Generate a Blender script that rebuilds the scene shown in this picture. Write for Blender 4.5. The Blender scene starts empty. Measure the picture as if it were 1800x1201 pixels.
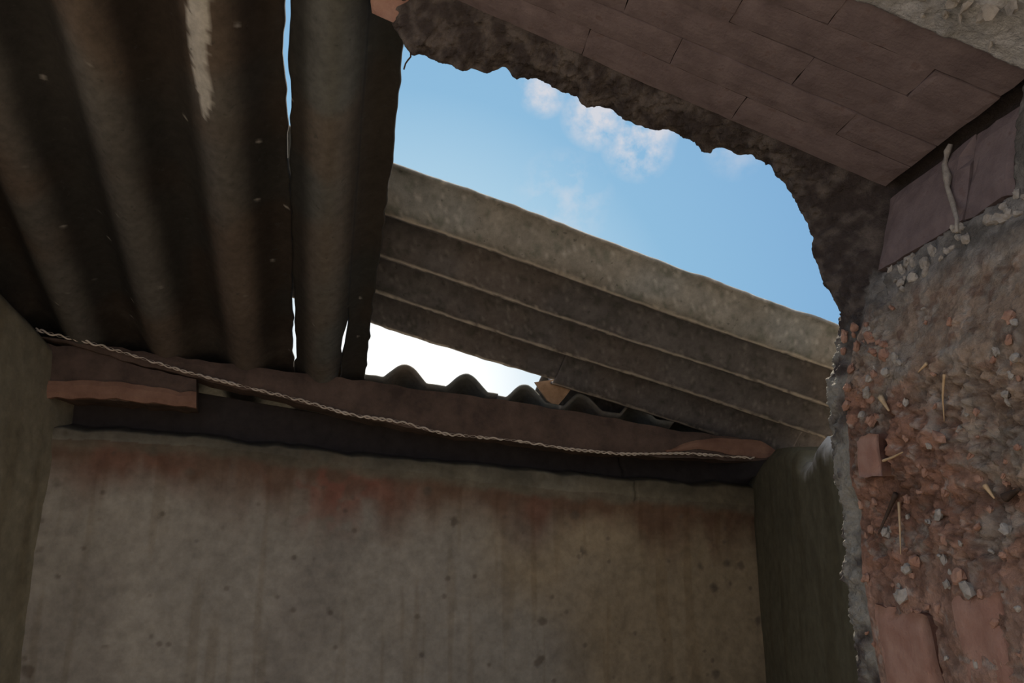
import bpy, math, random
import numpy as np
from mathutils import Vector
random.seed(7); rng = np.random.default_rng(7)
S = bpy.context.scene; COL = S.collection
F = 1400.0; TH = math.radians(14.0); EYE = 1.55
# ---------------------------------------------------------------- camera
cd = bpy.data.cameras.new('camera'); cam = bpy.data.objects.new('camera', cd); COL.objects.link(cam)
cam.location = (0, 0, EYE); cam.rotation_euler = (math.pi/2 + TH, 0, 0)
cd.sensor_width = 36; cd.lens = 36*F/1800; cd.clip_start = .02; S.camera = cam
S.view_settings.view_transform = 'Standard'; S.view_settings.look = 'None'
S.view_settings.gamma = 1; S.view_settings.use_curve_mapping = False
S.view_settings.exposure = 0.0

def at(px, py, Y):
    u = (px-900)/F; v = (600.5-py)/F
    y = math.cos(TH)-v*math.sin(TH); z = math.sin(TH)+v*math.cos(TH)
    return np.array([u/y*Y, Y, EYE+z/y*Y])
def ray(px, py):
    d = at(px, py, 1.0)-np.array([0, 0, EYE]); return d/np.linalg.norm(d)

# ---------------------------------------------------------------- sky
W = bpy.data.worlds.new('sky'); S.world = W; W.use_nodes = True
nt = W.node_tree; nt.nodes.clear()
def N(nt, t, **k):
    n = nt.nodes.new(t)
    for a, b in k.items(): setattr(n, a, b)
    return n
def math_n(nt, op, a, b=None, clamp=False):
    n = N(nt, 'ShaderNodeMath', operation=op, use_clamp=clamp)
    for i, v in enumerate((a, b)):
        if v is None: continue
        if isinstance(v, (int, float)): n.inputs[i].default_value = v
        else: nt.links.new(v, n.inputs[i])
    return n.outputs[0]
def mixc(nt, fac, a, b, mode='MIX'):
    n = N(nt, 'ShaderNodeMix', data_type='RGBA', blend_type=mode)
    for s, v in ((n.inputs[0], fac), (n.inputs[6], a), (n.inputs[7], b)):
        if isinstance(v, (int, float)): s.default_value = v
        elif isinstance(v, (tuple, list)): s.default_value = (*v[:3], 1)
        else: nt.links.new(v, s)
    return n.outputs[2]
def ramp(nt, fac, stops):
    n = N(nt, 'ShaderNodeValToRGB'); el = n.color_ramp.elements
    while len(el) < len(stops): el.new(.5)
    for e, (p, c) in zip(el, stops):
        e.position = p; e.color = (*c, 1) if isinstance(c, (tuple, list)) else (c, c, c, 1)
    nt.links.new(fac, n.inputs[0]); return n.outputs[0]
tc = N(nt, 'ShaderNodeTexCoord'); DIR = tc.outputs['Generated']
def dotdir(v):
    n = N(nt, 'ShaderNodeVectorMath', operation='DOT_PRODUCT')
    nt.links.new(DIR, n.inputs[0]); n.inputs[1].default_value = tuple(v); return n.outputs['Value']
glow = ray(700, 700)
g = dotdir(glow)
base = ramp(nt, g, [(0.0, (.10, .22, .45)), (.80, (.19, .38, .65)), (.93, (.27, .50, .72)), (.972, (.44, .65, .80)), (.990, (.86, .93, .97)), (1.0, (1.25, 1.25, 1.22))])
ns = N(nt, 'ShaderNodeTexNoise'); nt.links.new(DIR, ns.inputs['Vector'])
ns.inputs['Scale'].default_value = 26; ns.inputs['Detail'].default_value = 7; ns.inputs['Roughness'].default_value = .6
cl = None
for (px, py, r, amt) in ((1122, 255, 3.6, .75), (1050, 200, 3.6, .8), (957, 160, 2.6, .7), (990, 350, 5, .3), (1130, 215, 3.8, .8), (1290, 262, 3, .25)):
    c = math.cos(math.radians(r*.75))
    d = math_n(nt, 'SUBTRACT', dotdir(ray(px, py)), c)
    d = math_n(nt, 'MULTIPLY', d, amt/(1-c), True)
    cl = d if cl is None else math_n(nt, 'MAXIMUM', cl, d)
nn = math_n(nt, 'MULTIPLY', math_n(nt, 'SUBTRACT', ns.outputs['Fac'], .40), 4.5, True)
cl = math_n(nt, 'MULTIPLY', math_n(nt, 'MULTIPLY', cl, nn), 1.6, True)
# bright cloud added to the unseen sky to light the jamb and room
n2 = N(nt, 'ShaderNodeTexNoise'); nt.links.new(DIR, n2.inputs['Vector']); n2.inputs['Scale'].default_value = 2.2; n2.inputs['Detail'].default_value = 6
wide = math_n(nt, 'MULTIPLY', math_n(nt, 'SUBTRACT', n2.outputs['Fac'], .44), 5, True)
wide = math_n(nt, 'MULTIPLY', wide, ramp(nt, g, [(.50, 1.0), (.80, 0.0)]))
skyc = mixc(nt, math_n(nt, 'MULTIPLY', cl, .72), base, (.80, .74, .74))
skyc = mixc(nt, math_n(nt, 'MULTIPLY', wide, .8), skyc, (1.5, 1.42, 1.34))
bg = N(nt, 'ShaderNodeBackground'); nt.links.new(skyc, bg.inputs[0]); bg.inputs[1].default_value = 1.0
wo = N(nt, 'ShaderNodeOutputWorld'); nt.links.new(bg.outputs[0], wo.inputs[0])
# sun high beyond the ruin: the walls keep their shade, the ground in front throws light back
sl = bpy.data.lights.new('sun', 'SUN'); so = bpy.data.objects.new('sun', sl); COL.objects.link(so)
sl.energy = 8.0; sl.angle = math.radians(.6); sl.color = (1, .88, .72)
so.location = (0, 3, 4); so.rotation_euler = Vector((-.20, -.62, -.76)).to_track_quat('-Z', 'Y').to_euler()

# ---------------------------------------------------------------- noise
def _h(i, j, k, s):
    n = (i*374761393 + j*668265263 + k*2147483647 + s*974711) & 0xffffffff
    n = ((n ^ (n >> 13))*1274126177) & 0xffffffff
    n = ((n ^ (n >> 16))*2246822519) & 0xffffffff
    return ((n ^ (n >> 15)) & 0xffffff)/float(0xffffff)
def vn(p, s=0):
    p = np.asarray(p, float); f = np.floor(p).astype(np.int64); t = p-f; t = t*t*(3-2*t)
    r = 0
    for a in (0, 1):
        for b in (0, 1):
            for c in (0, 1):
                w = (t[..., 0] if a else 1-t[..., 0])*(t[..., 1] if b else 1-t[..., 1])*(t[..., 2] if c else 1-t[..., 2])
                r = r + w*_h(f[..., 0]+a, f[..., 1]+b, f[..., 2]+c, s)
    return r
def fbm(p, sc, o=4, s=0, rough=.5):
    p = np.asarray(p, float)*sc; r = 0; a = 1; tot = 0
    for k in range(o):
        r = r + a*vn(p, s+k*17); tot += a; a *= rough; p = p*2.03+5.1
    return r/tot            # 0..1
def cells(p, sc, s=0):      # worley: returns f1, f2, id
    p = np.asarray(p, float)*sc; f = np.floor(p).astype(np.int64)
    d1 = np.full(p.shape[:-1], 9.); d2 = d1.copy(); idv = np.zeros(p.shape[:-1])
    for a in (-1, 0, 1):
        for b in (-1, 0, 1):
            for c in (-1, 0, 1):
                q = f+np.array([a, b, c])
                pt = np.stack([q[..., k]+_h(q[..., 0], q[..., 1], q[..., 2], s+k+1) for k in range(3)], -1)
                d = np.linalg.norm(pt-p, axis=-1); i = _h(q[..., 0], q[..., 1], q[..., 2], s+9)
                m = d < d1
                d2 = np.where(m, d1, np.minimum(d2, d)); idv = np.where(m, i, idv); d1 = np.where(m, d, d1)
    return d1, d2, idv
def sstep(a, b, x):
    t = np.clip((x-a)/(b-a), 0, 1); return t*t*(3-2*t)
def lerp(a, b, t):
    return np.asarray(a)*(1-t[..., None])+np.asarray(b)*t[..., None]

# ---------------------------------------------------------------- mesh helpers
def mesh_obj(name, verts, faces, m, parent=None, col=None, smooth=True):
    me = bpy.data.meshes.new(name)
    me.from_pydata([tuple(map(float, v)) for v in verts], [], [tuple(map(int, f)) for f in faces]); me.update()
    me.polygons.foreach_set('use_smooth', [smooth]*len(me.polygons))
    if col is not None:
        at_ = me.color_attributes.new('Col', 'FLOAT_COLOR', 'POINT')
        c = np.ones((len(verts), 4), np.float32); c[:, :3] = np.asarray(col).reshape(-1, 3); at_.data.foreach_set('color', c.ravel())
    if m: me.materials.append(m)
    o = bpy.data.objects.new(name, me); COL.objects.link(o)
    if parent: o.parent = parent
    return o
def grid_faces(r, c, skip=None, flip=False, base=0):
    i, j = np.meshgrid(np.arange(r-1), np.arange(c-1), indexing='ij')
    a = (i*c+j).ravel()+base; q = np.stack([a, a+1, a+c+1, a+c], -1)
    if flip: q = q[:, ::-1]
    if skip is not None: q = q[~skip.ravel()]
    return q
def tag(o, label=None, cat=None, group=None, kind=None):
    for k, v in (('label', label), ('category', cat), ('group', group), ('kind', kind)):
        if v: o[k] = v
    return o
def empty(name, loc, **k):
    o = bpy.data.objects.new(name, None); COL.objects.link(o); o.location = tuple(map(float, loc)); o.empty_display_size = .1
    return tag(o, **k)
def solid(o, t, off=0):
    m = o.modifiers.new('thickness', 'SOLIDIFY'); m.thickness = t; m.offset = off; return o

# ---------------------------------------------------------------- materials
def material(name, c1=None, c2=None, scale=20, rough=.9, bump=.3, bscale=None, bdist=.01, attr=False, spots=None):
    m = bpy.data.materials.new(name); m.use_nodes = True; t = m.node_tree
    b = t.nodes['Principled BSDF']; b.inputs['Roughness'].default_value = rough
    b.inputs['Specular IOR Level'].default_value = .2
    g_ = N(t, 'ShaderNodeNewGeometry'); P = g_.outputs['Position']
    n = N(t, 'ShaderNodeTexNoise'); t.links.new(P, n.inputs['Vector']); n.inputs['Scale'].default_value = scale; n.inputs['Detail'].default_value = 8; n.inputs['Roughness'].default_value = .65
    fac = ramp(t, n.outputs['Fac'], [(.32, 0.0), (.68, 1.0)])
    if attr:
        a = N(t, 'ShaderNodeAttribute', attribute_name='Col')
        v = ramp(t, n.outputs['Fac'], [(.3, .78), (.7, 1.22)])
        c = mixc(t, 1.0, a.outputs['Color'], v, 'MULTIPLY')
    else: c = mixc(t, fac, c1, c2)
    if spots:
        sc_, th, sc_col, amt = spots
        n3 = N(t, 'ShaderNodeTexNoise'); t.links.new(P, n3.inputs['Vector']); n3.inputs['Scale'].default_value = sc_; n3.inputs['Detail'].default_value = 3
        f3 = math_n(t, 'MULTIPLY', ramp(t, n3.outputs['Fac'], [(th, 0.0), (th+.06, 1.0)]), amt)
        c = mixc(t, f3, c, sc_col)
    t.links.new(c, b.inputs['Base Color'])
    nb = N(t, 'ShaderNodeTexNoise'); t.links.new(P, nb.inputs['Vector']); nb.inputs['Scale'].default_value = bscale or scale*4; nb.inputs['Detail'].default_value = 6; nb.inputs['Roughness'].default_value = .7
    bp = N(t, 'ShaderNodeBump'); bp.inputs['Strength'].default_value = bump; bp.inputs['Distance'].default_value = bdist
    t.links.new(nb.outputs['Fac'], bp.inputs['Height']); t.links.new(bp.outputs[0], b.inputs['Normal'])
    return m
M_earth = material('earth_ground', (.32, .25, .18), (.50, .41, .31), 6)
M_soil = material('dark_soil', (.06, .05, .04), (.13, .10, .08), 8)
M_wallc = material('stained_plaster', attr=True, scale=35, bump=.25, bscale=120, bdist=.004)
M_ruin = material('rough_adobe', attr=True, scale=120, bump=1.0, bscale=200, bdist=.012)
M_sheet = material('old_fibre_cement', attr=True, scale=60, bump=.35, bscale=300, bdist=.002, spots=(75, .66, (.05, .05, .045), .5))
M_wood = material('dark_wood', (.060, .043, .035), (.145, .100, .078), 14, bump=.5, bscale=90)
M_plank = material('reddish_wood', (.18, .095, .065), (.30, .175, .12), 14, bump=.4, bscale=90)
M_wire = material('frayed_rope', (.50, .42, .33), (.75, .66, .55), 60, bump=.2)
M_brick = material('dusty_brick', (.140, .108, .108), (.225, .178, .176), 30, bump=.45, bscale=220, bdist=.004, spots=(60, .64, (.13, .085, .075), .5))
M_brick2 = material('red_brick', (.30, .165, .125), (.42, .265, .205), 30, bump=.5, bscale=240, bdist=.004)
M_stone = material('grey_mortar_lump', (.26, .24, .21), (.50, .46, .40), 60, bump=.6, bscale=300, bdist=.004)
M_clay = material('clay_crumb', (.30, .16, .11), (.46, .29, .21), 60, bump=.6, bscale=300, bdist=.004)
M_straw = material('dry_straw', (.45, .31, .17), (.62, .46, .28), 80, bump=.1)
M_dark = material('dark_root', (.05, .035, .025), (.09, .06, .045), 40)
M_shard = material('brown_shard', (.30, .19, .11), (.44, .29, .18), 50)

# ================================================================ STRUCTURE
def slab(name, x0, x1, y0, y1, z0, z1, m):
    v = [(x, y, z) for x in (x0, x1) for y in (y0, y1) for z in (z0, z1)]
    f = [(0, 1, 3, 2), (4, 6, 7, 5), (0, 4, 5, 1), (2, 3, 7, 6), (0, 2, 6, 4), (1, 5, 7, 3)]
    return tag(mesh_obj(name, v, f, m, smooth=False), kind='structure')
# uneven earth ground
gx, gy = np.meshgrid(np.linspace(-16, 16, 120), np.linspace(-18, 16, 130), indexing='ij')
gp = np.stack([gx, gy, gx*0], -1); gp[..., 2] = (fbm(gp, 2.2, 4, 3)-.5)*.05*sstep(0, 1, np.abs(gy-1)) - .02
tag(mesh_obj('ground', gp.reshape(-1, 3), grid_faces(120, 130, flip=True), M_earth), kind='structure')
slab('floor', -1.35, 1.0, 1.0, 2.6, -.08, .012, M_soil)

# far wall: vertical plane through the two room corners
CL = np.array([-1.10, 1.75]); CR = np.array([.74, 2.35])
wd = CR-CL; WL = np.linalg.norm(wd); wd = wd/WL; wn = np.array([wd[1], -wd[0]])     # wn faces the viewer
def onwall(px, py, off=0.0):
    r = at(px, py, 1.0); d = r[:2]; o = CL+wn*off
    k = np.dot(o, wn)/np.dot(d, wn); return at(px, py, k)
def wall_sz(px, py):
    p = onwall(px, py); return np.dot(p[:2]-CL, wd), p[2]
def line_fn(pts):
    a = np.array([wall_sz(*p) for p in pts]); return lambda s: np.interp(s, a[:, 0], a[:, 1])
band_top = line_fn([(60, 738), (340, 762), (620, 792), (1100, 836), (1340, 852)])
band_bot = line_fn([(60, 785), (400, 806), (700, 842), (1000, 878), (1340, 902)])
beam_bot = line_fn([(60, 640), (340, 690), (620, 738), (1100, 800), (1360, 808)])
ns_, nz_ = 560, 420
zz = np.concatenate([np.linspace(0, 1.0, 60)[:-1], np.linspace(1.0, 1.95, nz_-59)])
s_, z_ = np.meshgrid(np.linspace(-.12, WL+.1, ns_), zz, indexing='ij')
p2 = np.stack([s_, z_*0, z_], -1)
zt = np.minimum(z_, beam_bot(s_)+.01)
z_ = np.where(z_ > zt, zt+(z_-zt)*.02, z_)
bt = band_top(s_)+(fbm(p2, 14, 3, 5)-.5)*.018; bb = band_bot(s_)+(fbm(p2, 16, 3, 6)-.5)*.014
off = .012*sstep(bb-.03, bb+.02, z_) - .075*sstep(bt-.016, bt+.006, z_)
off = off+(fbm(p2, 5, 5, 11)-.5)*.022+(fbm(p2, 50, 3, 12)-.5)*.003
crk = wall_sz(1112, 840)[0]+(fbm(p2, 30, 2, 4)-.5)*.02
off = off-.012*np.exp(-((s_-crk)/.0035)**2)*sstep(bb, bb+.01, z_)
# stains that run down from under the ledge, mould spots, darker tints, painted shade under the beam
u01 = s_/WL; dpt = (bb-z_)
streak = fbm(np.stack([s_*26, s_*0, z_*3.2], -1), 1, 4, 21)
run = .10+.22*(fbm(np.stack([s_*13, s_*0, z_*1.2], -1), 1, 3, 22)-.25)
st = sstep(0, 1, 1-dpt/np.maximum(run, .02))*(dpt > -.02)*(.45+.9*streak)
gray = np.array([.31, .28, .225]); tan = np.array([.32, .25, .155])
tf = sstep(.52, .78, u01+(fbm(p2, 4, 3, 31)-.5)*.5)*.9
c = lerp(gray, tan, tf); c = c*(.86+.28*fbm(p2, 7, 5, 33))[..., None]
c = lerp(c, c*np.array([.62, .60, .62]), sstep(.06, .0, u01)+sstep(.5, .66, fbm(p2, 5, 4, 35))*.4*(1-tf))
red = sstep(.50, .68, fbm(p2, 9, 4, 41))
c = lerp(c, np.array([.125, .070, .043]), np.clip(st*1.25, 0, 1)*.88)
rs = sstep(.2, 0, dpt)*np.exp(-((u01-.36)/.06)**2)*sstep(.42, .6, fbm(p2, 24, 4, 42))
c = lerp(c, np.array([.23, .095, .065]), np.clip(rs*.8+st*red*.3, 0, 1))
d1, d2, iv = cells(p2, 15, 51)
c = lerp(c, np.array([.12, .095, .07]), sstep(.26, .10, d1+.25*(fbm(p2, 60, 2, 53)-.5))*(iv > .72)*.75)
d1, d2, iv = cells(p2, 34, 61)
c = lerp(c, np.array([.11, .085, .065]), sstep(.30, .12, d1)*(iv > .86)*.6)
drip = sstep(.60, .72, fbm(np.stack([s_*42, s_*0, z_*2.4], -1), 1, 3, 71))
c = lerp(c, c*np.array([.74, .68, .60]), drip*.45)
bandm = sstep(bb-.012, bb+.012, z_+(fbm(p2, 40, 3, 82)-.5)*.02)*(.45+.5*fbm(p2, 5, 3, 83)+.2*sstep(.1,.3,u01))
c = lerp(c, np.array([.15, .135, .095])*(.8+.4*fbm(p2, 20, 3, 81))[..., None], bandm*.9)
c = lerp(c, c*.45, sstep(bt-.075, bt, z_+(fbm(p2, 12, 3, 84)-.5)*.05)*.9)  # shade below the beam painted in, deepening up the band
c = lerp(c, np.array([.038, .032, .03]), sstep(bt-.012, bt+.004, z_))  # deep shade of the recess put into its colour
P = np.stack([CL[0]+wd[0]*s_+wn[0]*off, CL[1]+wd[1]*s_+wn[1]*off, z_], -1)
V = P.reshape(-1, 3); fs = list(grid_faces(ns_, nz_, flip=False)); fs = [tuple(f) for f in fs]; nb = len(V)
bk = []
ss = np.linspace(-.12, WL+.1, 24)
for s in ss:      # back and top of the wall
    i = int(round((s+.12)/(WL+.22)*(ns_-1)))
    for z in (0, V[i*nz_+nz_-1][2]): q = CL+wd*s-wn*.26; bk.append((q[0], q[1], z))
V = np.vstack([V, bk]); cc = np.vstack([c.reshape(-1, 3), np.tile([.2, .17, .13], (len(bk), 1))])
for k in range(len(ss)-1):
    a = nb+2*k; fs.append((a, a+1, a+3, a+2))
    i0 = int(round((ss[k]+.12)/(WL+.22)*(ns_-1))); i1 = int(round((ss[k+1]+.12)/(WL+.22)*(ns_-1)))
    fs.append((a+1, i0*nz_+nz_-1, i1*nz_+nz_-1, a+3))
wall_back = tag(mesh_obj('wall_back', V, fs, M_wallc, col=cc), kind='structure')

# side walls: thick, lumpy plastered slabs with an uneven top
def side_wall(name, A, B, nrm, topfn, thick, tint, seed, amp=.02, n=(150, 170), topmask=None):
    A = np.array(A); B = np.array(B); d = B-A; L = np.linalg.norm(d); d = d/L; nrm = np.array(nrm, float); nrm /= np.linalg.norm(nrm)
    a, b = np.meshgrid(np.linspace(0, L, n[0]), np.linspace(0, 1, n[1]), indexing='ij')
    top = topfn(a); z = b*top; q = np.stack([a+seed, a*0, z], -1)
    of = (fbm(q, 4, 5, seed)-.5)*amp+(fbm(q, 40, 3, seed+1)-.5)*.003
    rnd = np.sqrt(np.clip((z-(top-.03))/.03, 0, 1)); of = of-.02*rnd**3
    P = np.stack([A[0]+d[0]*a+nrm[0]*of, A[1]+d[1]*a+nrm[1]*of, z], -1)
    c = np.array(tint)*(.8+.4*fbm(q, 8, 4, seed+2))[..., None]
    c = lerp(c, c*np.array([.7, .66, .6]), sstep(.55, .7, fbm(q*np.array([4, 1, .6]), 5, 4, seed+3))*.6)
    if topmask is not None: c = lerp(c, np.array([.46, .46, .44]), sstep(.05, .010, top-z+.018*(fbm(q, 60, 2, 8)-.5)*2)*topmask(a))
    V = list(P.reshape(-1, 3)); F_ = [tuple(f) for f in grid_faces(*n)]
    m = n[0]; b0 = len(V)
    for i in range(m):
        s = A+d*(L*i/(m-1))-nrm*thick
        V.append(np.array([s[0], s[1], 0])); V.append(np.array([s[0], s[1], topfn(np.array(L*i/(m-1)))]))
    for i in range(m-1):
        F_.append((b0+2*i, b0+2*i+2, b0+2*i+3, b0+2*i+1))
        F_.append((b0+2*i+1, b0+2*i+3, (i+1)*n[1]+n[1]-1, i*n[1]+n[1]-1))
    for i in (0, m-1):
        F_.append(tuple([i*n[1], i*n[1]+n[1]-1, b0+2*i+1, b0+2*i]))
    return tag(mesh_obj(name, V, F_, M_wallc, col=np.vstack([c.reshape(-1, 3), np.tile(tint, (2*m, 1))])), kind='structure')
# left wall: top rises towards the viewer under the sloping roof
side_wall('wall_left', (-1.024, 1.93), (-1.005, .93), (1, .01), lambda a: 1.93+.385*np.maximum(a-.1, 0)+.010*np.sin(a*9), .34, (.21, .185, .125), 101)
# right wall: lower, with a broken, pale notch in the top edge
RA = np.array([.70, 2.42]); RB = np.array([.585, .99])
rd = (RB-RA)/np.linalg.norm(RB-RA); rn = np.array([rd[1], -rd[0]]); rn = rn if rn[0] < 0 else -rn
def r_az(px, py):
    d = at(px, py, 1.0)[:2]; k = np.dot(RA, rn)/np.dot(d, rn); p = at(px, py, k); return np.dot(p[:2]-RA, rd), p[2]
rt = np.array([r_az(*p) for p in [(1318, 836), (1330, 812), (1350, 790), (1375, 786), (1392, 792), (1403, 812), (1413, 813), (1424, 800), (1432, 778), (1440, 767), (1452, 771), (1475, 772), (1560, 768)]])
rt = rt[np.argsort(rt[:, 0])]
side_wall('wall_right', RA, RB, rn, lambda a: np.interp(a, rt[:, 0], rt[:, 1]), .22, (.12, .112, .075), 131, amp=.012, n=(420, 150), topmask=lambda a: sstep(r_az(1395, 800)[0], r_az(1425, 800)[0], a))

# ---------------------------------------------------------------- broken front wall round the opening
C0 = [(-420, -520), (300, -330), (560, -170), (640, -60), (655, 0), (690, 40), (704, 67), (712, 82), (729, 98), (750, 101), (773, 113), (790, 114), (813, 124), (830, 122), (856, 131), (870, 123), (884, 119),
      (895, 128), (907, 140), (925, 136), (942, 139), (960, 143), (978, 156), (1000, 163), (1016, 173), (1031, 189), (1052, 188), (1071, 193), (1085, 203), (1098, 211), (1115, 217), (1133, 224), (1156, 227),
      (1173, 229), (1195, 240), (1213, 247), (1225, 254), (1236, 268), (1249, 270), (1254, 260), (1275, 262), (1293, 270), (1320, 273), (1340, 282), (1356, 291), (1366, 312), (1383, 329), (1400, 354),
      (1413, 378), (1421, 396), (1429, 417), (1427, 435), (1429, 450), (1438, 475), (1446, 496), (1463, 523), (1480, 550), (1483, 573), (1478, 593), (1476, 620), (1470, 650), (1458, 683), (1463, 717),
      (1470, 767), (1473, 833), (1478, 857), (1486, 900), (1489, 950), (1486, 1017), (1498, 1033), (1500, 1083), (1510, 1127), (1520, 1167), (1523, 1201), (1560, 1500), (1640, 2300)]
PAIR = [((-420, -520), (-300, -600)), ((560, -170), (640, -200)), ((640, -60), (700, -110)), ((690, 40), (745, -30)), ((729, 98), (795, 0)), ((856, 131), (867, 36)), ((907, 140), (938, 67)), ((978, 156), (1000, 91)), ((1098, 211), (1111, 134)), ((1213, 247), (1178, 166)),
        ((1293, 270), (1267, 205)), ((1356, 291), (1356, 245)), ((1400, 354), (1437, 281)), ((1421, 396), (1508, 312)), ((1429, 417), (1556, 334)), ((1429, 450), (1542, 400)), ((1446, 496), (1533, 480)),
        ((1480, 550), (1515, 560)), ((1478, 593), (1500, 610)), ((1470, 650), (1490, 655)), ((1458, 683), (1482, 690)), ((1463, 717), (1488, 722)), ((1473, 833), (1492, 833)), ((1486, 900), (1512, 900)),
        ((1489, 950), (1510, 950)), ((1486, 1017), (1515, 1015)), ((1500, 1083), (1525, 1085)), ((1523, 1201), (1545, 1201)), ((1560, 1500), (1590, 1500)), ((1640, 2300), (1670, 2300))]
C0 = np.array(C0, float)
arc = np.concatenate([[0], np.cumsum(np.linalg.norm(np.diff(C0, axis=0), axis=1))])
def arc_of(p): return arc[int(np.argmin(np.linalg.norm(C0-np.array(p), axis=1)))]
pa = np.array([arc_of(p[0]) for p in PAIR]); pb = np.array([p[1] for p in PAIR], float)
A_in, A_out = arc_of((560, -170)), arc_of((1523, 1201))+60
tt = np.concatenate([np.linspace(0, A_in, 30)[:-1], np.linspace(A_in, A_out, 860), np.linspace(A_out, arc[-1], 30)[1:]]); NT = len(tt)
c0 = np.stack([np.interp(tt, arc, C0[:, k]) for k in (0, 1)], -1); c1 = np.stack([np.interp(tt, pa, pb[:, k]) for k in (0, 1)], -1)
tn = np.gradient(c0, axis=0); tn /= np.linalg.norm(tn, axis=1)[:, None]; nrm2 = np.stack([tn[:, 1], -tn[:, 0]], -1)   # outward, into the wall
jit = (fbm(np.stack([tt*.05, tt*0, tt*0], -1), 1, 4, 5, .75)-.5)*13
c0 = c0+nrm2*jit[:, None]
YF, YL = .93, .985
E0 = np.array([at(a, b, YL) for a, b in c0]); E1 = np.array([at(a, b, YF) for a, b in c1])
T = np.array([.108, -1, 0]); T /= np.linalg.norm(T)
tA = arc_of((1429, 417))
# outward direction in the wall plane
sm = E1.copy(); g_ = np.gradient(sm, axis=0)[:, [0, 2]]; k_ = np.ones(41)/41
g_ = np.stack([np.convolve(g_[:, i], k_, 'same') for i in (0, 1)], -1); g_ /= np.linalg.norm(g_, axis=1)[:, None]
OUT = np.stack([-g_[:, 1], g_[:, 0]*0, g_[:, 0]], -1)      # rotate tangent: right->up, down->right
NL, NJ = 30, 230
rows = []; prm = []
JW = .52
for k in range(NL):                       # lip between the torn edge and the brick edge
    f = k/(NL-1); q = E0*(1-f)+E1*f; q = q-OUT*(.010*math.sin(math.pi*f))[..., None] if False else q-OUT*(.008*math.sin(math.pi*f)); rows.append(q); prm.append(-(1-f))
for k in range(1, NJ):
    w = JW*k/(NJ-1); rows.append(E1+T*w); prm.append(w)
G = np.array(rows); prm = np.array(prm); NR = len(prm)
w_ = np.repeat(prm[:, None], NT, 1); ts = np.repeat(tt[None], NR, 0)
soff = ts < tA                                                # soffit part
ZB = (at(1533, 482, YF)[2])                                   # underside of the jamb bricks
inbr_s = soff & (w_ > .004) & (w_ < .262)
jb = (~soff) & (G[..., 2] > ZB) & (w_ > .004) & (w_ < .24)
lipm = np.clip(-w_, 0, 1)
rough = (fbm(G, 14, 5, 201, .55)-.5)*.036+(fbm(G, 70, 5, 203, .7)-.5)*.020
d1, d2, iv = cells(G, 42, 205); lump = (sstep(0, .5, d2-d1)*(iv-.4))*.008
e1, e2, iw = cells(G, 95, 215); lump2 = (sstep(0, .45, e2-e1)*(iw-.4))*.005
pit = -sstep(.30, .08, d1+.2*(iv-.5))*(iv > .80)*.014
rg = 1-np.abs(fbm(G, 48, 4, 251, .6)-.5)*4
hz = (at(1600, 700, .85)[2]-G[..., 2])/.25
smz = np.clip(sstep(.62, .80, hz+(fbm(G, 12, 3, 253)-.5)*.3)+sstep(.05, -.12, hz+(fbm(G, 12, 3, 255)-.5)*.3)*sstep(.03, .10, w_), 0, 1)
D = (rough+lump+lump2)*(1-.55*smz)+pit-.010*np.clip(rg-.55, 0, 1)*(1-.6*smz)
crev = np.clip(rg-.7, 0, 1)*2.2
near = sstep(.20, .28, w_)
lc1, lc2, lci = cells(G, 110, 225)
lipamp = (fbm(G, 45, 5, 221, .7)-.5)*.026+(fbm(G, 170, 2, 223)-.5)*.010+sstep(0, .4, lc2-lc1)*(lci-.4)*.006
edge = sstep(1, .9, lipm)
lowj = (~soff)*1.0
amp = np.where(w_ < 0, 0, 1.0)
flatb = sstep(.18, .10, np.abs(G[..., 2]-1.20))*0
disp = np.where(w_ < 0, lipamp*edge*(.8), D*sstep(0, .03, w_+.004))
disp = np.where(inbr_s | jb, -.022+(fbm(G, 60, 3, 9)-.5)*.004, disp)
disp = np.where(soff & (w_ >= .262), D*.55+.006, disp)
G = G-OUT[None]*disp[..., None]
# colours: clay red, grey mortar, pale flecks
red = np.array([.52, .29, .20]); brn = np.array([.58, .44, .33]); gry = np.array([.54, .48, .40]); pale = np.array([.68, .63, .56]); drk = np.array([.20, .12, .09])
hz = (at(1600, 700, .85)[2]-G[..., 2])/.25                    # 0 at mid height, + lower
mred = sstep(.35, .62, fbm(G, 9, 4, 231)+.22*np.clip(hz, -1, 1)-.5*(w_-.10))
C = lerp(brn, red, mred)
mg = sstep(.50, .62, fbm(G, 22, 5, 233, .6)-.12*np.clip(hz, -1, 1)+.25*(w_-.15))
C = lerp(C, gry, mg*.8)
C = lerp(C, np.array([.58, .37, .28]), sstep(.62, .80, hz+(fbm(G, 12, 3, 253)-.5)*.3)*.75)
C = lerp(C, pale, sstep(.60, .70, fbm(G, 90, 3, 235))*.5)
C = np.where(((~soff) & (G[..., 2] >= ZB+.004) & (w_ < .238))[..., None], np.array([.10, .08, .07]), C)
C = lerp(C, red*.55, sstep(.56, .68, fbm(G, 60, 4, 237))*.6)
C = C*(.75+.5*iv)[..., None]
C = lerp(C, drk*.7, np.clip(crev, 0, .6)*(1-.6*smz))  # crevice shade painted in along the grooves
ga = lerp(np.array([.10, .082, .075]), np.array([.24, .205, .18]), sstep(.35, .7, fbm(G, 60, 4, 241)))
lowlip = sstep(1.83, 1.76, G[..., 2])
ga = lerp(ga, np.array([.58, .56, .48]), lowlip*.85*sstep(.3, .6, fbm(G, 40, 3, 243)))
C = np.where((w_ < .003)[..., None], ga, C)
bed = (~soff)*sstep(ZB-.075, ZB-.03, G[..., 2])*sstep(-.01, .0, w_)*(~jb)*((G[..., 2] < ZB+.004) | (w_ >= .238))
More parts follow.
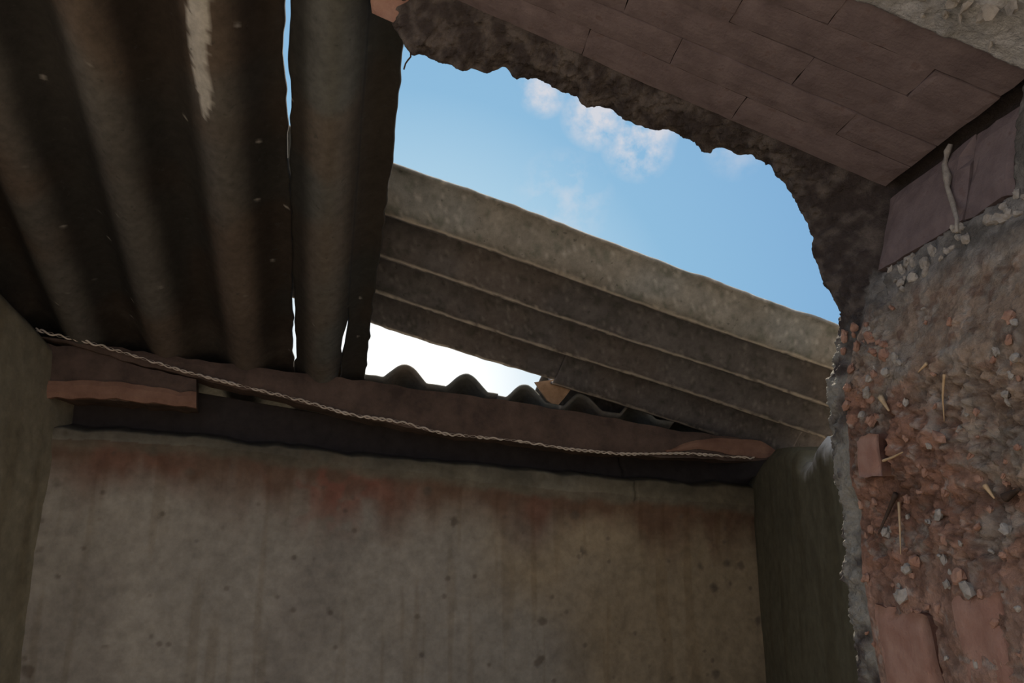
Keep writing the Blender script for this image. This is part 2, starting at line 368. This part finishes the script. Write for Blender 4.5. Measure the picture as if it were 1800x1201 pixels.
C = lerp(C, lerp(np.array([.24, .23, .21]), np.array([.48, .46, .43]), sstep(.4, .65, fbm(G, 45, 4, 245))), bed)
C = np.where((inbr_s | jb)[..., None], np.array([.085, .07, .065]), C)
C = np.where((soff & (w_ >= .262))[..., None], lerp(np.array([.34, .34, .33]), np.array([.80, .80, .78]), sstep(.35, .65, fbm(G, 14, 5, 247)+.25*sstep(.2, .5, G[..., 0]))), C)  # near-edge plaster, daylight at the corner painted as paler colour
# outer rows: back face and viewer-side face carried out to the full wall
def carry(Erow, y, dist):
    o = Erow+OUT*dist; o[:, 1] = y; return o
def shell(dist, y):
    q = E1.copy(); q[:, 1] = y
    top = tt < tA; q[top, 2] = np.maximum(q[top, 2]+dist, 2.34); q[~top, 0] = np.maximum(q[~top, 0]+dist, 1.15)
    q[~top, 2] = np.clip(q[~top, 2], 0, 9); 
    i = int(np.argmax(~top)); q[i, 0] = 1.15; q[i, 2] = 2.5
    n = 40; f = np.linspace(0, 1, n)[:, None]
    q[i:i+n] = q[i]*(1-f)+q[i+n-1]*f
    return q
back1 = E0+OUT*.03; back1[:, 1] = 1.005
front1 = G[-1]+OUT*.02; front1[:, 1] = G[-1][:, 1]-.01
ALL = np.concatenate([shell(.4, 1.01)[None], back1[None], G, front1[None], shell(.4, float(G[-1][:, 1].mean()))[None]], 0)
CC = np.concatenate([np.tile(gry, (2, NT, 1)), C, np.tile(brn*.9, (2, NT, 1))], 0)
ALL[..., 2] = np.maximum(ALL[..., 2], -.02)
wall_front = tag(mesh_obj('wall_front', ALL.reshape(-1, 3), grid_faces(NR+4, NT), M_ruin, col=CC.reshape(-1, 3)), kind='structure')

def surf(px, py, lift=0.0):
    """nearest point of the front-wall surface seen along a pixel, with its outward normal index"""
    r = ray(px, py); q = G[:, ::2]-np.array([0, 0, EYE]); k = q@r; d = np.linalg.norm(q-k[..., None]*r, axis=-1)
    i, j = np.unravel_index(np.argmin(d+.02*k), d.shape); j *= 2
    return G[i, j]-OUT[j]*lift, OUT[j]

def lump_mesh(n1, n2, rx, ry, rz, seed, ang=.3):
    th, ph = np.meshgrid(np.linspace(0, math.pi, n1), np.linspace(0, 2*math.pi, n2, endpoint=False), indexing='ij')
    p = np.stack([np.sin(th)*np.cos(ph), np.sin(th)*np.sin(ph), np.cos(th)], -1)
    p = np.sign(p)*np.abs(p)**.8; p = p*(1+ang*(fbm(p+seed, 1.6, 3, seed)-.5)*2)[..., None]
    V = (p*np.array([rx, ry, rz])).reshape(-1, 3); f = []
    for i in range(n1-1):
        for j in range(n2): f.append((i*n2+j, (i+1)*n2+j, (i+1)*n2+(j+1) % n2, i*n2+(j+1) % n2))
    return V, f
def brick_mesh(L, Wd, H, seed, wear_shade=.004, nx=9, ny=4, chip=.01):
    """brick: x length, y width, z thickness (0 is the seen face, +z into the wall)"""
    xs = np.linspace(0, L, nx); ys = np.linspace(0, Wd, ny); V = []; F_ = []
    X, Y = np.meshgrid(xs, ys, indexing='ij'); q = np.stack([X+seed*3.1, Y, X*0], -1)
    ex = np.minimum(np.minimum(X, L-X), np.minimum(Y, Wd-Y))
    Z = .5*wear_shade*(fbm(q, 30, 3, seed)-.5)*2+wear_shade*.9*(ex < 1e-6)+chip*np.clip(fbm(q, 55, 2, seed+3)-.62, 0, 1)*3*(ex < L*.12)
    X = X+(fbm(q, 70, 2, seed+5)-.5)*wear_shade*1.5*(ex < 1e-6); Y = Y+(fbm(q, 70, 2, seed+6)-.5)*wear_shade*1.5*(ex < 1e-6)
    V = np.stack([X, Y, Z], -1).reshape(-1, 3); B_ = V.copy(); B_[:, 2] = H; V2 = np.vstack([V, B_]); n = nx*ny
    F_ = [tuple(f) for f in grid_faces(nx, ny, flip=True)]+[tuple(f) for f in grid_faces(nx, ny, base=n)]
    rim = [i*ny for i in range(nx)]+[(nx-1)*ny+j for j in range(1, ny)]+[i*ny+ny-1 for i in range(nx-2, -1, -1)]+[j for j in range(ny-2, 0, -1)]
    for a, b in zip(rim, rim[1:]+rim[:1]): F_.append((a, b, b+n, a+n))
    return V2, F_
def place(V, O, X, Y, Z): return O+V[:, :1]*X+V[:, 1:2]*Y+V[:, 2:3]*Z
# soffit bricks: courses along the lintel
A = at(1566, 337, YF); B = at(795, 3, YF); U = (B-A)/np.linalg.norm(B-A); Lt = np.linalg.norm(B-A)
Nup = np.cross(T, U); Nup /= np.linalg.norm(Nup); Nup = Nup if Nup[2] > 0 else -Nup
k = 0
rowsW = [.056, .050, .054, .050, .048]; y0 = .002
for r, wv in enumerate(rowsW):
    x = .010-[0, .11, .05, .14, .02, .09][r]
    while x < Lt+.25:
        L = .215+random.uniform(-.012, .012); xa = max(x, .010)
        if x+L > .03:
            V, f = brick_mesh(x+L-xa-random.uniform(.0005, .0015), wv-random.uniform(.0005, .002), .045, 300+k, .0016, 14, 4, .001)
            tilt = random.uniform(-.0012, .0012)
            V[:, 2] += tilt+V[:, 0]*random.uniform(-.004, .004); k += 1
            mesh_obj('brick', place(V, A+U*xa+T*y0+Nup*.001, U, T, Nup), f, M_brick, wall_front, smooth=False)
        x += L
    y0 += wv
O_ = at(648, -34, .955); X_ = at(728, 2, .95)-O_; Y_ = at(668, 30, .985)-at(664, -30, .955)
V, f = brick_mesh(1, 1, 1, 390, .03, 9, 4, .03); X2 = X_/np.linalg.norm(X_); Y2 = Y_-X2*np.dot(Y_, X2); Z2 = np.cross(X_, Y_); Z2 = Z2/np.linalg.norm(Z2); Z2 = Z2 if Z2[2] > 0 else -Z2
mesh_obj('brick', place(V, O_, X_*1.0, Y_*.95, Z2*.05), f, M_brick2, wall_front)
# jamb bricks just under the corner
Dn = at(1540, 480, YF)-at(1562, 345, YF); Lz = np.linalg.norm(Dn); Dn /= Lz
Nr = np.cross(Dn, T); Nr /= np.linalg.norm(Nr); Nr = Nr if Nr[0] > 0 else -Nr
x = 0.004
for L in (.160, .070):
    V, f = brick_mesh(L-.002, Lz-.006, .05, 400+k, .004, 10, 7); k += 1
    V[:, 2] += random.uniform(-.003, .002)
    mesh_obj('brick', place(V, at(1562, 345, YF)+Dn*.004+T*x, T, Dn, Nr), f, M_brick, wall_front, smooth=False); x += L
# worn brick ends standing out of the adobe lower down
for (px, py, L, Hh, m, rot) in ((1600, 1150, .10, .085, M_brick2, .03), (1535, 800, .045, .045, M_brick2, .05), (1735, 1130, .07, .09, M_brick2, -.03)):
    p, o = surf(px, py); d = np.array([0, 0, -1.]); x_ = T*math.cos(rot)+d*math.sin(rot); y_ = np.cross(o, x_); y_ /= np.linalg.norm(y_); y_ = y_ if y_[2] < 0 else -y_
    z_v = np.cross(x_, y_); z_v = z_v if np.dot(z_v, o) > 0 else -z_v
    V, f = brick_mesh(L, Hh, .05, 500+k, .006 if L > .05 else .002, 10, 8, .02); k += 1
    mesh_obj('brick', place(V, p-x_*L/2-y_*Hh/2-o*.007, x_, y_, z_v), f, m, wall_front)
# stones and mortar lumps bedded in the broken jamb
spots = []
def lump_at(px, py, r, m, flat=.6, sink=.2):
    p, o = surf(px, py); V, f = lump_mesh(6, 7, r, r*random.uniform(.5, .95), r*flat, random.randint(1, 999), .75)
    a = random.uniform(0, 6.28); ex = T*math.cos(a)+np.array([0, 0, 1])*math.sin(a); ey = np.cross(o, ex); ey /= np.linalg.norm(ey)
    mesh_obj('stone', place(V, p-o*r*flat*(1-sink)*.6, ex, ey, o), f, m, wall_front, smooth=False)
for i in range(36): 
    a = random.random(); lump_at(1545+a*255+random.uniform(-10, 10), 508-a*165+random.uniform(-16, 26), random.uniform(.003, .0075), M_stone)
for (px, py, r) in ((1560, 655, .010), (1525, 690, .009), (1576, 630, .008), (1515, 730, .007), (1590, 1045, .012), (1600, 1000, .010), (1655, 770, .011), (1690, 1010, .012), (1612, 985, .010), (1705, 1035, .011), (1780, 560, .010), (1655, 905, .009), (1560, 940, .009), (1770, 930, .010)):
    lump_at(px, py, r*.7, random.choice((M_stone, M_stone, M_clay)))
for i in range(100):
    lump_at(random.uniform(1515, 1800), random.uniform(540, 1190), random.uniform(.0025, .0050), random.choice((M_clay, M_clay, M_stone)))
for i in range(14):
    lump_at(random.uniform(1620, 1800), random.uniform(-10, 90), random.uniform(.004, .008), M_stone)
for i in range(20):
    lump_at(random.uniform(1485, 1560), random.uniform(570, 760), random.uniform(.004, .008), M_clay)

def tube(pts, r, sides=6, taper=False):
    pts = np.array(pts, float); n = len(pts); tg = np.gradient(pts, axis=0); tg /= np.linalg.norm(tg, axis=1)[:, None]
    ref = np.array([0, 0, 1.]) if abs(tg[0][2]) < .9 else np.array([1., 0, 0]); V = []; F_ = []
    for i in range(n):
        a = np.cross(tg[i], ref); a /= np.linalg.norm(a); b = np.cross(tg[i], a)
        rr = (r if np.isscalar(r) else r[i])*(1-.7*i/(n-1) if taper else 1)
        for k in range(sides):
            an = 2*math.pi*k/sides; V.append(pts[i]+rr*(a*math.cos(an)+b*math.sin(an)))
    for i in range(n-1):
        for k in range(sides): F_.append((i*sides+k, i*sides+(k+1) % sides, (i+1)*sides+(k+1) % sides, (i+1)*sides+k))
    F_.append(tuple(range(sides))[::-1]); F_.append(tuple((n-1)*sides+k for k in range(sides)))
    return V, F_
def strand_px(name, pts, r, m, lift=.006, parent=wall_front):
    q = [surf(a, b, lift)[0] for a, b in pts]; f = np.linspace(0, len(q)-1, len(q)*4)
    q = np.array(q); q = np.stack([np.interp(f, range(len(q)), q[:, k]) for k in range(3)], -1)
    V, F_ = tube(q, r, 6, True); return mesh_obj(name, V, F_, m, parent)
for pts, r, m in (([(1556, 700), (1573, 722)], .0035, M_straw), ([(1742, 855), (1762, 874)], .0025, M_straw), ([(1590, 880), (1592, 930), (1594, 975)], .0016, M_straw), ([(1545, 815), (1575, 803), (1598, 795)], .0020, M_straw),
                  ([(1640, 640), (1625, 655)], .0018, M_straw), ([(1670, 660), (1668, 700), (1672, 740)], .0014, M_straw), ([(1585, 870), (1570, 900), (1555, 938)], .0030, M_dark), ([(1775, 878), (1788, 868), (1805, 862)], .0045, M_dark)):
    strand_px('straw' if m is M_straw else 'root', pts, r, m)
# pale lime drip down the jamb brick
V, f = tube([p for p in [surf(a, b, .0205)[0] for a, b in ((1700, 244), (1697, 262), (1692, 285), (1697, 310), (1700, 335), (1710, 365), (1718, 395), (1720, 420))]], [.0025, .004, .003, .0045, .0025, .003, .002, .002], 6)
dr = mesh_obj('lime_drip', V, f, M_stone, wall_front); dr['label'] = 'pale grey lime drip'
# thin rootlet hanging in the gap beside the roof edge
rt_ = [at(*q, .97) for q in ((722, 92), (722, 100), (717, 106), (713, 112), (710, 122))]
V, f = tube(rt_, .0012, 5); mesh_obj('root', V, f, M_dark, wall_front)

# ================================================================ ROOF SHEETS
P1 = onwall(60, 575, .04); P2 = onwall(640, 668, .04)
Wv = (P2-P1)/np.linalg.norm(P2-P1); Dv = np.array([-.227, 1, -.395]); Dv /= np.linalg.norm(Dv)
Nv = np.cross(Wv, Dv); Nv /= np.linalg.norm(Nv)
PITCH, AMP = .178, .031
def on_roof(px, py):
    r = at(px, py, 1)-np.array([0, 0, EYE]); o = np.array([0, 0, EYE]); k = np.dot(P1-o, Nv)/np.dot(r, Nv); p = o+r*k-P1
    m = np.stack([Wv, Dv], -1); return np.linalg.lstsq(m, p, rcond=None)[0]      # s, t
S0 = on_roof(430, 600)[0]                                                   # a downward crest
def wave(s): return -AMP*np.cos(2*math.pi*(s-S0)/PITCH)
def sheet_mesh(name, O, Wx, Dx, Nx, cols_fn, ts, wavefn, colfn, thick, **k):
    """cols_fn(t) -> list of s positions; None entries cut the sheet"""
    n = len(cols_fn(ts[0])); Sg = np.array([cols_fn(t) for t in ts]); Tg = np.repeat(np.array(ts)[:, None], n, 1)
    h = wavefn(Sg, Tg); P = O+Sg[..., None]*Wx+Tg[..., None]*Dx+h[..., None]*Nx
    o = mesh_obj(name, P.reshape(-1, 3), grid_faces(len(ts), n), M_sheet, col=colfn(P, Sg, Tg).reshape(-1, 3), **k)
    return o, P
def roofcol(P, s, t, base=(.100, .094, .082), wear_shade=True):
    c = np.array(base)*(.7+.6*fbm(P, 7, 4, 301))[..., None]*((.34+.76*sstep(-.25, .95, np.cos(2*math.pi*(s-S0)/PITCH)+.5*(fbm(P, 9, 3, 302)-.5)))[..., None] if wear_shade else 1)  # shading painted in: flutes darker, down-crests paler
    c = lerp(c, c*np.array([1.15, .9, .75]), sstep(.5, .65, fbm(P, 4, 3, 303))*.7)
    d1, d2, iv = cells(P, 30, 305); return lerp(c, np.array([.42, .40, .36]), sstep(.14, .07, d1)*(iv > .8)*.7)
tsr = np.linspace(-1.13, .10, 260)
sl_pts = np.array([on_roof(a, b) for a, b in ((496, -200), (499, 0), (500, 60), (497, 120), (503, 200), (504, 300), (509, 400), (512, 500), (513, 560), (514, 600), (514, 640))])
gp_pts = np.array([(on_roof(500, y)[1], g) for y, g in ((-200, 9), (0, 9), (60, 8), (120, 9), (200, 7.5), (245, 5), (300, 4), (400, 3.5), (460, 3), (512, 4), (520, 8), (560, 8), (575, 4), (588, 4), (600, 9), (635, 9), (645, 4))])
def slit(t): return np.interp(t, sl_pts[:, 1], sl_pts[:, 0])
def gap(t): 
    d = on_roof(506, 0); return np.interp(t, gp_pts[:, 0], gp_pts[:, 1])*.0013
rj = fbm(np.stack([tsr*30, tsr*0, tsr*0], -1), 1, 3, 9)
def jit_t(t, a): return (float(vn(np.array([t*40, a, 0.]), 7))-.5)*.004
left_pts = -.36
def colsA(t):
    e = slit(t)-gap(t)/2+jit_t(t, 1); return list(np.linspace(left_pts, e-.02, 150))+list(np.linspace(e-.02, e, 5)[1:])
rr_pts = np.array([on_roof(a, b) for a, b in ((716, -60), (709, 40), (700, 150), (685, 300), (668, 430), (655, 530), (645, 620), (640, 668), (637, 700))])
def edgeR(t): return np.interp(t, rr_pts[:, 1], rr_pts[:, 0])+jit_t(t, 5)
h_pts = np.array([(on_roof(606, y)[1], on_roof(x, y)[0], g) for x, y, g in ((612, 540, 0), (613, 560, 1.5), (611, 575, 5), (607, 590, 8), (604, 610, 8), (603, 622, 3), (600, 640, 1), (599, 650, 8), (598, 664, 8), (597, 672, 0))])
def colsB(t):
    a = slit(t)+gap(t)/2+jit_t(t, 2); b = edgeR(t); hs = np.interp(t, h_pts[:, 0], h_pts[:, 1]); hg = np.interp(t, h_pts[:, 0], h_pts[:, 2])*.0013 if h_pts[0, 0] < t < h_pts[-1, 0] else 0
    hs = min(max(hs, a+.02), b-.02); return list(np.linspace(a, hs-hg/2, 24))+list(np.linspace(hs+hg/2, b, 16))
patch_c = np.array([on_roof(a, b) for a, b in ((352, -200), (354, 0), (354, 100), (362, 140), (364, 165), (361, 195))])
patch_w = np.array([13, 14, 12, 11, 9, 0.])*.0011
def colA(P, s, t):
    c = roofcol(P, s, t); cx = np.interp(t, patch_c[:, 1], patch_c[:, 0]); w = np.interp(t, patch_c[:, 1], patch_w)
    e = (fbm(P, 60, 3, 311)-.5)*.022; m = sstep(.002, -.001, np.abs(s-cx+e*.6)-w)*(t < patch_c[-1, 1])
    c = lerp(c, np.array([.50, .49, .44]), m*.85)
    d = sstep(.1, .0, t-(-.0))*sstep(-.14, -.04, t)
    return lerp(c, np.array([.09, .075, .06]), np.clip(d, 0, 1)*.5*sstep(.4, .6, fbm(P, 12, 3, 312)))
wf = lambda s, t: wave(s)+.003*np.sin(t*5)
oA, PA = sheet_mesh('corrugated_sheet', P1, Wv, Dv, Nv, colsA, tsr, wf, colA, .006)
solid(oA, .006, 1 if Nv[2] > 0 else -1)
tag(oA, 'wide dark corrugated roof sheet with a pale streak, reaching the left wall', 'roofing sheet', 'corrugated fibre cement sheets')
# strip B needs its split column pair cut
def buildB():
    n1, n2 = 24, 16; ts = tsr; Sg = np.array([colsB(t) for t in ts]); Tg = np.repeat(ts[:, None], n1+n2, 1)
    P = P1+Sg[..., None]*Wv+Tg[..., None]*Dv+(wf(Sg, Tg)-.002)[..., None]*Nv
    sk = np.zeros((len(ts)-1, n1+n2-1), bool)
    hg = np.array([h_pts[0, 0] < t < h_pts[-1, 0] for t in ts]); sk[:, n1-1] = hg[:-1]
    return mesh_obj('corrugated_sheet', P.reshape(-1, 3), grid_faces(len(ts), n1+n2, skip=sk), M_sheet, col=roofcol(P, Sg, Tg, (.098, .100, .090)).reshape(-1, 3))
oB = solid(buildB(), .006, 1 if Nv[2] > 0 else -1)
tag(oB, 'narrow dark roof sheet strip between the bright slit and the open sky', 'roofing sheet', 'corrugated fibre cement sheets')

# slipped sheet hanging across the gap: corrugations run from upper left to lower right
Q0 = at(675, 372, 1.50); Q1 = at(1470, 650, 1.86); Ev = (Q1-Q0); LE = np.linalg.norm(Ev); Ev /= LE
K3 = at(652, 566, 1.985); Fv = (K3-Q0); Fv = Fv-Ev*np.dot(Fv, Ev); LF = np.linalg.norm(Fv); Fv /= LF; PH = LF/3
Nh = np.cross(Ev, Fv); Nh = Nh if Nh[2] > 0 else -Nh
def graycol(base, warm):
    def f(P, s, t):
        c = np.array(base)*(.72+.56*fbm(P, 11, 5, 321))[..., None]
        c = lerp(c, np.array(warm), sstep(.45, .7, fbm(P, 6, 4, 323))*.5)*(.7+.6*fbm(P, 28, 4, 324))[..., None]
        c = lerp(c, np.array([.10, .11, .09]), sstep(.60, .68, fbm(P, 60, 3, 325))*.55)
        c = lerp(c, np.array([.5, .49, .45]), sstep(.66, .74, fbm(P, 150, 3, 327))*.35)
        c = c*(1-.42*sstep(-.002, .004, s))[..., None]*(1-np.array([0, .07, .02])*sstep(-.002, .004, s)[..., None])  # shade painted over every lobe below the first
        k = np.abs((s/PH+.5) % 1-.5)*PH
        return lerp(c, np.array([.62, .56, .47]), sstep(.006, .002, k+(fbm(P, 90, 2, 329)-.5)*.006)*.8*(s > -PH*.3))  # light catching the trough crests, painted as pale lines
    return f
def hang(name, s0, s1, f0, f1, drop, label, n=220, seed=0, A=.030):
    ts = np.linspace(s0, s1, n); m = int((f1-f0)/PH*26)+2
    def cols(t):
        a = f0+(float(fbm(np.array([t*14+seed, 0, 0.]), 1, 3, 3))-.5)*.010; b = f1+(float(fbm(np.array([t*20+seed, 3, 0.]), 1, 3, 4))-.5)*.012
        return list(np.linspace(a, b, m))
    Q = Q0+Nh*(A-drop)
    o, P = sheet_mesh(name, Q, Fv, Ev, Nh, cols, ts, lambda s, t: -A*np.cos(2*math.pi*s/PH)+.002*np.sin(t*7+s*5)+(fbm(np.stack([s*40, t*40, s*0], -1), 1, 3, 6)-.5)*.003, graycol((.20, .203, .19), (.235, .21, .17)), .007)
    solid(o, .007, 0); return tag(o, label, 'roofing sheet', 'corrugated fibre cement sheets')
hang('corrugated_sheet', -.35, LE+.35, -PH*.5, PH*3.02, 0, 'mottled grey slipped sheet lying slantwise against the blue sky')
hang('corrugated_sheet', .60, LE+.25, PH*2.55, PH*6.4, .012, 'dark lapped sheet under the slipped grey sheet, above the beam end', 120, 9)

# lower roof sheets beyond the beam, their rounded ends standing in a row
R1 = onwall(660, 672, -.03); R2 = onwall(1140, 742, -.03); Wb = (R2-R1)/np.linalg.norm(R2-R1)
Nb = np.cross(Wb, Dv); Nb = Nb/np.linalg.norm(Nb); Nb = Nb if Nb[2] > 0 else -Nb
pr = np.dot(onwall(820, 690, -.03)-onwall(712, 672, -.03), Wb); r0 = np.dot(onwall(712, 672, -.03)-R1, Wb)
def end_sheet(s0, s1, label, dz=0, seed=1):
    ts = np.linspace(-.015, 1.1, 60)
    def cols(t): return list(np.linspace(s0, s1, int((s1-s0)/.006)))
    hw = lambda s, t: np.maximum(.062*((1+np.cos(2*math.pi*(s-r0)/pr))/2)**1.1, .013)+dz-.006+.003*(fbm(np.stack([s*60, s*0, t*0], -1), 1, 2, seed)-.5)
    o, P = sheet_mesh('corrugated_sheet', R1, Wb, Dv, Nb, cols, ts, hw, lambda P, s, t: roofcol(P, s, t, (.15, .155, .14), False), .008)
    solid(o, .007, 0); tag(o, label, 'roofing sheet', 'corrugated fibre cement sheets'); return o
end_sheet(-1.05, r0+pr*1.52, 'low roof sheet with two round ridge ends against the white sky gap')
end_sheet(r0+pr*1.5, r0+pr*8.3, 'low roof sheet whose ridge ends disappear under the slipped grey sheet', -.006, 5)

# ================================================================ BEAM, PLANK, ROPE, SHARD
def bar_px(name, top, bot, off_f, off_b, m, parent=None, n=70, seed=0, rag=.006):
    top = np.array(top, float); bot = np.array(bot, float); xs = np.linspace(max(top[0, 0], bot[0, 0]), min(top[-1, 0], bot[-1, 0]), n)
    V = []; F_ = []
    for i, x in enumerate(xs):
        a = onwall(x, np.interp(x, top[:, 0], top[:, 1]), off_f); b = onwall(x, np.interp(x, bot[:, 0], bot[:, 1]), off_f)
        ja = (float(vn(np.array([x*.06, seed, 0.]), 3))-.5)*rag; jb_ = (float(vn(np.array([x*.09, seed, 5.]), 3))-.5)*rag
        a[2] += ja; b[2] += jb_; dv = np.array([wn[0], wn[1], 0])*(off_f-off_b)
        ring = [a-dv*.0, a*.7+b*.3+np.array([wn[0], wn[1], 0])*.004, a*.3+b*.7+np.array([wn[0], wn[1], 0])*.004, b, b-dv, a-dv]
        V += ring
    for i in range(n-1):
        for k in range(6): F_.append((i*6+k, i*6+(k+1) % 6, (i+1)*6+(k+1) % 6, (i+1)*6+k))
    F_.append(tuple(range(6))[::-1]); F_.append(tuple((n-1)*6+k for k in range(6)))
    return mesh_obj(name, V, F_, m, parent, smooth=False)
bw = onwall(700, 705, 0)
beam = bar_px('roof_beam', [(40, 588), (150, 603), (340, 632), (640, 670), (900, 706), (1060, 733), (1200, 758), (1300, 770), (1372, 797)], [(40, 592), (100, 600), (240, 640), (340, 664), (520, 706), (620, 732), (780, 764), (900, 776), (1000, 790), (1100, 800), (1250, 808), (1340, 812), (1372, 800)], .055, -.02, M_wood)
tag(beam, 'dark reddish timber beam along the top of the stained wall, split at its tip', 'beam', kind='thing')
plank = bar_px('wooden_plank', [(62, 604), (150, 612), (240, 641), (345, 668)], [(62, 698), (150, 700), (240, 706), (345, 716)], .045, -.06, M_wood, seed=5)
tag(plank, 'short reddish plank wedged under the beam beside the left wall', 'plank')
lip_ = bar_px('lit_edge', [(70, 668), (200, 672), (345, 692)], [(70, 700), (200, 702), (345, 716)], .056, .04, M_plank, plank, n=30, seed=8, rag=.008)  # light on the lower edge painted in with paler wood
lip_['label'] = 'paler lower edge, painted as lit'
kn = bar_px('split_end', [(1170, 792), (1230, 772), (1290, 770), (1340, 777), (1372, 796)], [(1170, 795), (1230, 788), (1290, 799), (1340, 806), (1372, 801)], .062, .05, M_plank, beam, n=24, seed=3); kn['label'] = 'pinkish bare wood at the split tip'
# twisted rope
rp = [(58, 578), (100, 590), (150, 600), (240, 627), (330, 655), (430, 680), (530, 704), (610, 728), (640, 733), (700, 741), (780, 763), (900, 774), (1000, 790), (1100, 799), (1200, 797), (1330, 806)]
q = np.array([onwall(a, b, .068) for a, b in rp]); dl = np.concatenate([[0], np.cumsum(np.linalg.norm(np.diff(q, axis=0), axis=1))])
LL = np.arange(0, dl[-1], .0022); q = np.stack([np.interp(LL, dl, q[:, k]) for k in range(3)], -1)
kk = np.ones(21)/21; q = np.stack([np.convolve(np.pad(q[:, k], 10, 'edge'), kk, 'valid') for k in range(3)], -1)
rope = empty('twisted_rope', q[0], label='thin pale twisted rope sagging along the face of the timber beam', cat='rope')
for ph in (0, math.pi):
    a = LL/.036*2*math.pi+ph; up = np.array([0, 0, 1.]); sd = np.array([wn[0], wn[1], 0])
    fray = .6+.8*fbm(np.stack([LL*9, LL*0, LL*0], -1), 1, 2, 3)
    fray2 = sstep(.30, .55, fbm(np.stack([LL*30+ph, LL*0, LL*0], -1), 1, 2, 8))*1.05+.2
    pts = q+.0024*(np.cos(a)[:, None]*up+np.sin(a)[:, None]*sd)*fray[:, None]-q[0]
    V, f = tube(pts, .0017*fray2, 5); mesh_obj('strand', V, f, M_wire, rope)
# broken brown shard leaning between two ridge ends
sh = [onwall(*p, -.022) for p in ((940, 672), (985, 666), (1004, 684), (992, 700), (978, 716), (962, 704))]
d_ = np.array([-wn[0], -wn[1], 0])*.006; V = sh+[p+d_ for p in sh]; n = len(sh)
f = [tuple(range(n)), tuple(range(2*n-1, n-1, -1))]+[(i, i+n, (i+1) % n+n, (i+1) % n) for i in range(n)]
o = mesh_obj('sheet_shard', V, f, M_shard, smooth=False); tag(o, 'small brown broken shard standing between two ridge ends behind the beam', 'shard')
